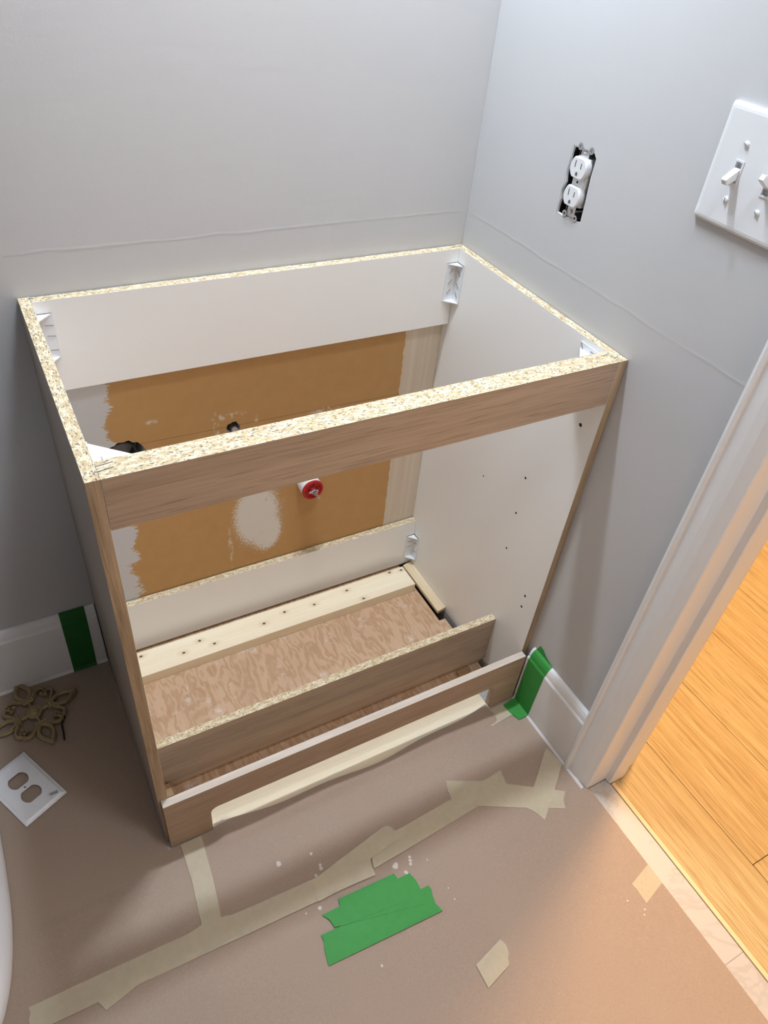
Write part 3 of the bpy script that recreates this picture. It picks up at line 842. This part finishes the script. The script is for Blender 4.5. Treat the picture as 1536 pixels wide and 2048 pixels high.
for y, ang in ((-0.5125, -27), (-0.5585, 27)):
    v1 = prism_vf(rect(y - 0.0062, y + 0.0062, 1.0952 - 0.0132, 1.0952 + 0.0132), [rect(y - 0.0045, y + 0.0045, 1.0952 - 0.0112, 1.0952 + 0.0112)], PL_X, -0.0075, -0.0030)
    tg = link('toggle_frame', *v1, m_white_plastic, sw)
    A = math.radians(ang)
    V = []
    for d, hy, hz in ((0.0, 0.0042, 0.0052), (0.010, 0.0041, 0.0046), (0.0195, 0.0038, 0.0036), (0.0210, 0.0030, 0.0028)):
        for a, b in ((-1, -1), (1, -1), (1, 1), (-1, 1)):
            lx, lz = d, b * hz
            V.append((-0.0040 - (lx * math.cos(A) - lz * math.sin(A)), y + a * hy, 1.0952 + lx * math.sin(A) + lz * math.cos(A)))
    F = [[j * 4 + i, j * 4 + (i + 1) % 4, (j + 1) * 4 + (i + 1) % 4, (j + 1) * 4 + i] for j in range(3) for i in range(4)] + [[0, 1, 2, 3], [12, 13, 14, 15]]
    link('toggle_lever', V, F, m_white_plastic, tg)
    for z, rot in ((1.0952 + 0.0302, 20), (1.0952 - 0.0302, 80 if ang < 0 else 35)):
        s_ = lathe('plate_screw', (-0.0064, y, z), (-1, 0, 0), [(0, 0.0034), (0.0012, 0.0033), (0.0022, 0.0024), (0.0026, 0.0008)], m_white_plastic, sw, n=16, smooth=False)
        v, f = box_vf(-0.0028, 0.0028, -0.00045, 0.00045, 0, 0.0007)
        t = math.radians(rot)
        v = [Vector((-0.0086 - q.z, y + q.x * math.cos(t) - q.y * math.sin(t), z + q.x * math.sin(t) + q.y * math.cos(t))) for q in v]
        link('screw_slot', v, f, plain('screw_slot_grey', (0.28, 0.28, 0.29), 0.5), s_)

# ------------------------------------------------------------------ vanity light above the cabinet (out of view) and other lamps
vl = thing('vanity_light', 'three-bulb vanity light bar on the wall above the cabinet', 'wall lamp', (-0.37, -0.02, 1.98))
box('back_plate', -0.52, -0.16, -0.03, -0.0005, 2.06, 2.15, m_steel, vl, bev=0.004)
for bx in (-0.44, -0.34, -0.24):
    v, f = tube_vf([(bx, -0.03, 2.105), (bx, -0.11, 2.11), (bx, -0.143, 2.09)], 0.008, 8)
    arm = link('arm', v, f, m_steel, vl)
    lathe('socket', (bx, -0.143, 2.095), (0, 0, -1), [(0, 0.018), (0.045, 0.018), (0.048, 0.014)], m_steel, arm, n=16)
    ld = bpy.data.lights.new('bulb', 'POINT')          # the lit bulb itself, a 38 mm sphere
    ld.energy = BULB_WATTS
    ld.color = BULB_COLOR
    ld.shadow_soft_size = 0.038
    lo_ = bpy.data.objects.new('bulb', ld)
    COL.objects.link(lo_)
    lo_.parent = arm
    lo_.location = Vector((bx, -0.143, 2.004)) - wloc(arm)
    n_ = 28
    prof_ = [(2.055, 0.019), (2.048, 0.034), (2.02, 0.044), (1.985, 0.047), (1.962, 0.049), (1.962, 0.0475), (1.985, 0.0455), (2.02, 0.0425), (2.0465, 0.0325), (2.0535, 0.019)]
    V = [(bx + rr * math.cos(2 * math.pi * i / n_), -0.143 + rr * math.sin(2 * math.pi * i / n_), zz_) for zz_, rr in prof_ for i in range(n_)]
    F = [[j * n_ + i, j * n_ + (i + 1) % n_, ((j + 1) % 10) * n_ + (i + 1) % n_, ((j + 1) % 10) * n_ + i] for j in range(10) for i in range(n_)]
    link('metal_shade', V, F, plain('white_enamel_shade', (0.75, 0.75, 0.75), 0.4), arm, smooth=True)
cl = thing('ceiling_light', 'round flat ceiling light in the bathroom', 'ceiling lamp', (-0.32, -1.0, RZ - 0.04))
lathe('rim', (-0.32, -1.0, RZ - 0.001), (0, 0, -1), [(0, 0.15), (0.02, 0.15), (0.022, 0.14)], m_steel, cl, n=32)
lathe('reflector', (-0.32, -1.0, RZ - 0.022), (0, 0, -1), [(0, 0.138), (0.006, 0.138), (0.008, 0.13)], m_ceiling, cl, n=32)
ld = bpy.data.lights.new('lit_disc', 'AREA')
ld.shape = 'DISK'
ld.size = 0.27
ld.energy = CEILING_WATTS
ld.color = BULB_COLOR
lo_ = bpy.data.objects.new('lit_disc', ld)
COL.objects.link(lo_)
lo_.parent = cl
lo_.location = Vector((-0.32, -1.0, RZ - 0.034)) - wloc(cl)
hl = thing('hall_ceiling_light', 'round warm ceiling light in the hallway', 'ceiling lamp', (0.80, -0.36, RZ - 0.09))
lathe('rim', (0.80, -0.36, RZ - 0.001), (0, 0, -1), [(0, 0.15), (0.02, 0.15), (0.022, 0.14)], m_steel, hl, n=32)
lathe('reflector', (0.80, -0.36, RZ - 0.022), (0, 0, -1), [(0, 0.138), (0.006, 0.138), (0.008, 0.13)], m_ceiling, hl, n=32)
ld = bpy.data.lights.new('lit_disc', 'AREA')
ld.shape = 'DISK'
ld.size = 0.27
ld.energy = HALL_WATTS
ld.color = HALL_COLOR
lo_ = bpy.data.objects.new('lit_disc', ld)
COL.objects.link(lo_)
lo_.parent = hl
lo_.location = Vector((0.80, -0.36, RZ - 0.034)) - wloc(hl)

# ------------------------------------------------------------------ toilet at the left edge
to = thing('toilet', 'white porcelain toilet at the left edge of the picture', 'toilet', (-1.143, -0.37, 0))
def sup(cx, cy, rx, ry, z, e=2.6, n=48):
    r = []
    for i in range(n):
        t = 2 * math.pi * i / n
        c, s = math.cos(t), math.sin(t)
        r.append((cx + rx * math.copysign(abs(c) ** (2 / e), c), cy + ry * math.copysign(abs(s) ** (2 / e), s), z))
    return r
def loft(name, rings, mat, parent, cap=(True, True)):
    n = len(rings[0])
    V = [q for r in rings for q in r]
    F = [[j * n + i, j * n + (i + 1) % n, (j + 1) * n + (i + 1) % n, (j + 1) * n + i] for j in range(len(rings) - 1) for i in range(n)]
    if cap[0]: F.append(list(range(n)))
    if cap[1]: F.append([(len(rings) - 1) * n + i for i in range(n)])
    return link(name, V, F, mat, parent, smooth=True)
loft('foot', [sup(-1.143, -0.37, 0.131, 0.300, 0.0), sup(-1.143, -0.37, 0.131, 0.300, 0.010), sup(-1.143, -0.37, 0.127, 0.296, 0.022), sup(-1.143, -0.37, 0.116, 0.286, 0.027)], m_porcelain, to)
loft('pedestal', [sup(-1.143, -0.372, 0.116, 0.285, 0.020), sup(-1.143, -0.375, 0.108, 0.275, 0.06), sup(-1.143, -0.38, 0.104, 0.27, 0.16), sup(-1.143, -0.42, 0.125, 0.26, 0.25), sup(-1.143, -0.45, 0.155, 0.25, 0.33), sup(-1.143, -0.455, 0.165, 0.24, 0.39)], m_porcelain, to)
loft('seat', [sup(-1.143, -0.455, 0.168, 0.243, 0.391, 2.2), sup(-1.143, -0.455, 0.170, 0.245, 0.40, 2.2), sup(-1.143, -0.455, 0.168, 0.243, 0.409, 2.2)], m_seat, to)
loft('lid', [sup(-1.143, -0.455, 0.168, 0.243, 0.41, 2.2), sup(-1.143, -0.455, 0.167, 0.242, 0.422, 2.2), sup(-1.143, -0.455, 0.15, 0.225, 0.428, 2.2)], m_seat, to)
box('tank', -1.333, -0.963, -0.20, -0.022, 0.385, 0.70, m_porcelain, to, bev=0.02)
box('tank_lid', -1.338, -0.958, -0.205, -0.02, 0.701, 0.735, m_porcelain, to, bev=0.008)
box('flush_handle', -1.30, -1.23, -0.225, -0.205, 0.64, 0.655, m_steel, to, bev=0.003)

# ------------------------------------------------------------------ loose things on the floor at the left
GZ = 0.0042
gr = thing('floral_grille', 'antique bronze fleur-de-lis medallion lying on the paper by the baseboard', 'medallion', (-0.922, -0.090, GZ))
def g2w(u, v, k):
    t = math.radians(14 + 90 * k)
    return Vector((-0.922 + u * math.cos(t) - v * math.sin(t), -0.090 + u * math.sin(t) + v * math.cos(t), 0))
lathe('center_boss', (-0.922, -0.090, GZ), (0, 0, 1), [(0, 0.0155), (0.006, 0.0155), (0.0080, 0.0140), (0.0080, 0.0105), (0.0105, 0.0090), (0.0125, 0.0055), (0.013, 0.001)], m_bronze, gr, n=24)
for k in range(4):
    arm = ribbon_vf([g2w(0.010, 0, k), g2w(0.032, 0, k)], 0.0034, 0.0070, GZ)
    band = ribbon_vf([g2w(0.0305, -0.0105, k), g2w(0.0305, 0.0105, k)], 0.0040, 0.0095, GZ)
    link('arm', *cat(arm, band), m_bronze, gr)
    tear = [(0.0345, 0.0), (0.040, 0.0070), (0.049, 0.0118), (0.058, 0.0122), (0.067, 0.0095), (0.075, 0.0048), (0.082, 0.0), (0.075, -0.0048), (0.067, -0.0095), (0.058, -0.0122), (0.049, -0.0118), (0.040, -0.0070)]
    link('petal', *ribbon_vf(spline([g2w(u, v, k) for u, v in tear], 5, True), 0.0043, 0.0085, GZ, True), m_bronze, gr)
    for s in (1, -1):
        cur = [(0.0330, 0.0045), (0.0390, 0.0140), (0.0450, 0.0215), (0.0475, 0.0300), (0.0440, 0.0365), (0.0375, 0.0380), (0.0325, 0.0340), (0.0325, 0.0285), (0.0370, 0.0275)]
        pts = spline([g2w(u, v * s, k) for u, v in cur], 5)
        link('scroll', *ribbon_vf(pts, 0.0035, 0.0080, GZ), m_bronze, gr)
bs = spline([(-0.8745, -0.1250, 0.006), (-0.8795, -0.1380, 0.006), (-0.8800, -0.1560, 0.006), (-0.8815, -0.1745, 0.006)], 5)
sc_ = thing('black_screw', 'long black screw lying beside the bronze medallion', 'screw', (-0.879, -0.15, 0.003))
link('shank', *tube_vf(bs, 0.0017, 8), m_black_metal, sc_)
lathe('head', bs[0] + Vector((0.001, 0.003, 0)), (-0.35, -0.94, 0), [(0, 0.0042), (0.001, 0.0042), (0.005, 0.0018)], m_black_metal, sc_, n=12)

# outlet cover plate lying face up
cp = thing('outlet_cover', 'white outlet cover plate lying loose on the brown paper', 'cover plate', (-0.9627, -0.2445, 0.0035))
ca = math.atan2(-0.2849 + 0.1683, -0.8972 + 0.9534)
def c2w(u, v, z):
    return (-0.9627 + u * math.cos(ca) - v * math.sin(ca), -0.2445 + u * math.sin(ca) + v * math.cos(ca), z)
holes = []
for s in (1, -1):
    hc = []
    for i in range(32):
        t = 2 * math.pi * i / 32
        hc.append((s * 0.0195 + max(-0.0142, min(0.0142, 0.0176 * math.cos(t))), 0.0176 * math.sin(t)))
    holes.append(hc)
holes.append(circle(0, 0, 0.0021, 10))
V, F = [], []
outer_ = rect(-0.0645, 0.0645, -0.0415, 0.0415)
prof = [(0.0038, 0.0), (0.0058, 0.0003), (0.0062, 0.0012), (0.0062, 0.0028), (0.0084, 0.0068)]
for z, ins in prof:
    V += [c2w(u, v, z) for u, v in rect(-0.0645 + ins, 0.0645 - ins, -0.0415 + ins, 0.0415 - ins)]
for j in range(len(prof) - 1):
    for i in range(4):
        k = (i + 1) % 4
        F.append([j * 4 + i, j * 4 + k, (j + 1) * 4 + k, (j + 1) * 4 + i])
ins = prof[-1][1]
loops = [rect(-0.0645 + ins, 0.0645 - ins, -0.0415 + ins, 0.0415 - ins)] + holes
flt = [p for l in loops for p in l]
tri = tessellate_polygon([[Vector((u, v, 0)) for u, v in l] for l in loops])
b0 = len(V)
V += [c2w(u, v, 0.0084) for u, v in flt]
F += [[b0 + i for i in t] for t in tri]
b1 = len(V)
V += [c2w(u, v, 0.0066) for u, v in flt]
kk = 4
for l in loops[1:]:
    mm = len(l)
    for i in range(mm):
        F.append([b0 + kk + i, b0 + kk + (i + 1) % mm, b1 + kk + (i + 1) % mm, b1 + kk + i])
    kk += mm
k_ = NT('white_cover_plastic', 0.3, 0.5)
k_.color((0.90, 0.90, 0.92))
_v = k_.n('ShaderNodeTexVoronoi', {'Vector': k_.pos(), 'Scale': 34.0}, feature='DISTANCE_TO_EDGE')
k_.bump(k_.smooth(_v, 0.0, 0.02), 0.25, 0.0006)
link('plate', V, F, k_.m, cp)
cs = thing('cover_screw', 'tiny screw lying on the loose outlet cover plate', 'screw', (-0.918, -0.2795, 0.0086))
a_, b_ = Vector((-0.9253, -0.2797, 0.0104)), Vector((-0.9115, -0.2790, 0.0104))
dd = (b_ - a_).normalized()
link('thread', *tube_vf([a_, b_], 0.0020, 8), m_dark_steel, cs)
lathe('head', a_ - dd * 0.0022, dd, [(0, 0.0010), (0.0004, 0.0036), (0.0010, 0.0038), (0.0024, 0.0019)], m_white_plastic, cs, n=12)

# ------------------------------------------------------------------ tape
TAPE = {
 'short': [(-0.7427, -0.4665), (-0.7053, -0.4665), (-0.7106, -0.548), (-0.722, -0.6469), (-0.7378, -0.6456), (-0.753, -0.6388), (-0.7432, -0.5348)],
 'long_left': [(-1.0125, -0.6045), (-0.9376, -0.6065), (-0.8574, -0.6089), (-0.7534, -0.6123), (-0.6708, -0.6179), (-0.5544, -0.6234), (-0.5484, -0.6372), (-0.5553, -0.6456), (-0.5661, -0.6593), (-0.6846, -0.6549), (-0.8598, -0.6477), (-0.9216, -0.6434), (-0.9836, -0.6414), (-1.0166, -0.6411), (-1.0123, -0.6321), (-1.0142, -0.6198), (-1.0101, -0.6138)],
 'overlap_left': [(-0.9251, -0.6266), (-0.8616, -0.6257), (-0.75, -0.6085), (-0.7061, -0.6133), (-0.7057, -0.6279), (-0.703, -0.632), (-0.7046, -0.6481), (-0.7991, -0.6472), (-0.8596, -0.647), (-0.9121, -0.6593), (-0.9212, -0.6417)],
 'mid_b': [(-0.5496, -0.623), (-0.4118, -0.5968), (-0.4013, -0.5962), (-0.393, -0.6012), (-0.389, -0.6113), (-0.3816, -0.6226), (-0.3882, -0.627), (-0.4456, -0.6353), (-0.5654, -0.6611), (-0.5651, -0.6437)],
 'mid_a': [(-0.5623, -0.6273), (-0.5544, -0.6234), (-0.5069, -0.6287), (-0.4515, -0.6308), (-0.4569, -0.6455), (-0.4581, -0.6651), (-0.4981, -0.6621), (-0.5377, -0.6603), (-0.564, -0.6613), (-0.5626, -0.645)],
 'long_right': [(-0.4309, -0.6137), (-0.3861, -0.6123), (-0.2641, -0.6052), (-0.1397, -0.5975), (-0.1435, -0.613), (-0.1481, -0.6315), (-0.2229, -0.6394), (-0.3622, -0.6489), (-0.4556, -0.6542), (-0.4476, -0.6297)],
 'cross': [(-0.2507, -0.5692), (-0.1914, -0.5984), (-0.1314, -0.6358), (-0.05, -0.6899), (-0.0657, -0.7026), (-0.0725, -0.7175), (-0.1507, -0.6779), (-0.2252, -0.6372), (-0.2617, -0.616), (-0.2618, -0.6045), (-0.2583, -0.5842)],
 'upright': [(-0.0254, -0.5966), (-0.0202, -0.6155), (-0.0190, -0.6399), (-0.0745, -0.6837), (-0.1234, -0.7185), (-0.1295, -0.6989), (-0.1396, -0.6843), (-0.0877, -0.6444)],
 'apron': [(-0.1031, -0.4723), (-0.0442, -0.4698), (-0.0407, -0.5024), (-0.0991, -0.5073), (-0.1006, -0.4891)],
 'square': [(-0.3194, -0.8487), (-0.3152, -0.8601), (-0.3187, -0.873), (-0.3245, -0.8773), (-0.3276, -0.8865), (-0.3776, -0.8985), (-0.3773, -0.8621)],
 'sill': [(-0.0011, -0.869), (-0.0008, -0.9051), (-0.0524, -0.9187), (-0.0523, -0.9036), (-0.0511, -0.8939), (-0.0535, -0.8822)],
 'g3': [(-0.5829, -0.7096), (-0.3829, -0.7216), (-0.3821, -0.7296), (-0.3854, -0.7396), (-0.3874, -0.7535), (-0.3822, -0.7675), (-0.5906, -0.7559), (-0.5872, -0.733), (-0.5822, -0.7205)],
 'g2': [(-0.5688, -0.6824), (-0.4026, -0.6887), (-0.3983, -0.7037), (-0.3984, -0.7164), (-0.3994, -0.7459), (-0.5578, -0.709), (-0.5609, -0.6943)],
 'g1': [(-0.5333, -0.6719), (-0.4276, -0.6772), (-0.426, -0.6858), (-0.4313, -0.7002), (-0.4373, -0.7254), (-0.5441, -0.7136), (-0.5429, -0.6937), (-0.5353, -0.6815)],
}
MT, GT = 'masking tape strips on the paper', 'green tape strips on the paper'
for key, lay, label, name, mat, grp in (
    ('short', 0, 'short cream masking tape strip running from the apron to the long tape', 'masking_tape', m_mask, MT),
    ('long_left', 1, 'long cream masking tape strip reaching the bottom left corner', 'masking_tape', m_mask, MT),
    ('overlap_left', 2, 'wider cream masking tape piece overlapping the long left strip', 'masking_tape', m_mask, MT),
    ('long_right', 0, 'long cream masking tape strip leading up towards the door casing', 'masking_tape', m_mask, MT),
    ('mid_b', 2, 'slanted cream masking tape piece above the green tape patch', 'masking_tape', m_mask, MT),
    ('mid_a', 3, 'cream masking tape piece over the tape joint just above the green patch', 'masking_tape', m_mask, MT),
    ('cross', 1, 'cream masking tape piece crossing the far right end of the long strip', 'masking_tape', m_mask, MT),
    ('upright', 2, 'cream masking tape piece starting at the short baseboard near the casing', 'masking_tape', m_mask, MT),
    ('apron', 0, 'small cream masking tape piece at the right foot of the apron', 'masking_tape', m_mask, MT),
    ('square', 0, 'lone four-sided cream masking tape scrap right of the green patch', 'masking_tape', m_mask, MT),
    ('sill', 0, 'lone cream masking tape scrap beside the marble threshold', 'masking_tape', m_mask, MT),
    ('g3', 0, 'lowest and longest green tape strip of the floor patch', 'green_tape', m_green, GT),
    ('g2', 1, 'middle green tape strip of the floor patch', 'green_tape', m_green, GT),
    ('g1', 2, 'topmost green tape strip of the floor patch nearest the cabinet', 'green_tape', m_green, GT)):
    z = 0.0041 + lay * 0.00035
    tag(prism(name, TAPE[key], [], PL_Z, z, z + 0.00022, mat), label, 'tape', grp)

# green tape folded over the two baseboards
def sheet(name, quads, mat, label):
    V, F = [], []
    for q in quads:
        k = len(V)
        V += q
        F.append([k + i for i in range(len(q))])
    o = link(name, V, F, mat)
    md = o.modifiers.new('thickness', 'SOLIDIFY')
    md.thickness = 0.0003
    md.offset = 0
    return tag(o, label, 'tape', 'green tape on the baseboards')
bp = [(0.0146, 0.0085), (0.0146, 0.1425), (0.0139, 0.1452), (0.0119, 0.1482), (0.0115, 0.1525), (0.0101, 0.1588), (0.0070, 0.1655), (0.0033, 0.1684), (0.0009, 0.1692)]
quads = []
for (u0, z0), (u1, z1) in zip(bp[:-1], bp[1:]):
    e0, e1 = -0.5192 - 0.0043 * z0 / 0.17, -0.5192 - 0.0043 * z1 / 0.17
    quads.append([(-u0, -0.4722, z0), (-u0, e0, z0), (-u1, e1, z1), (-u1, -0.4722, z1)])
quads += [
    [(-0.0009, -0.4722, 0.1692), (-0.0009, -0.5236, 0.1692), (-0.0009, -0.5000, 0.1765), (-0.0009, -0.4900, 0.1840), (-0.0009, -0.4790, 0.1860)],
    [(-0.0146, -0.4722, 0.0085), (-0.0215, -0.4710, 0.0048), (-0.0215, -0.5190, 0.0048), (-0.0146, -0.5192, 0.0085)],
    [(-0.0215, -0.4710, 0.0048), (-0.0469, -0.4751, 0.0046), (-0.0450, -0.4941, 0.0046), (-0.0365, -0.5191, 0.0046), (-0.0215, -0.5190, 0.0048)]]
sheet('green_tape', quads, m_green, 'green tape strip folded over the short baseboard beside the apron')
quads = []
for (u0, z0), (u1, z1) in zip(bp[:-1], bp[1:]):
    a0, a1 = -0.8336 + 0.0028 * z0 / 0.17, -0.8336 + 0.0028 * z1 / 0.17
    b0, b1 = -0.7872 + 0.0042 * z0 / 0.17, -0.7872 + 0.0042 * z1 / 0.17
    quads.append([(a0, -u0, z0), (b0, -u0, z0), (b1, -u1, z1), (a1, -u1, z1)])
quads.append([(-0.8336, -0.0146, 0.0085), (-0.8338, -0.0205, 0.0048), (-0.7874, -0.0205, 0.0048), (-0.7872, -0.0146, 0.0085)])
sheet('green_tape', quads, mat_tape('shade_toned_green_tape', (0.018, 0.13, 0.024), 0.98), 'green tape strip with shade in its colour, folded over the baseboard left of the cabinet')  # same green tape, colour darkened to carry the shade left of the cabinet
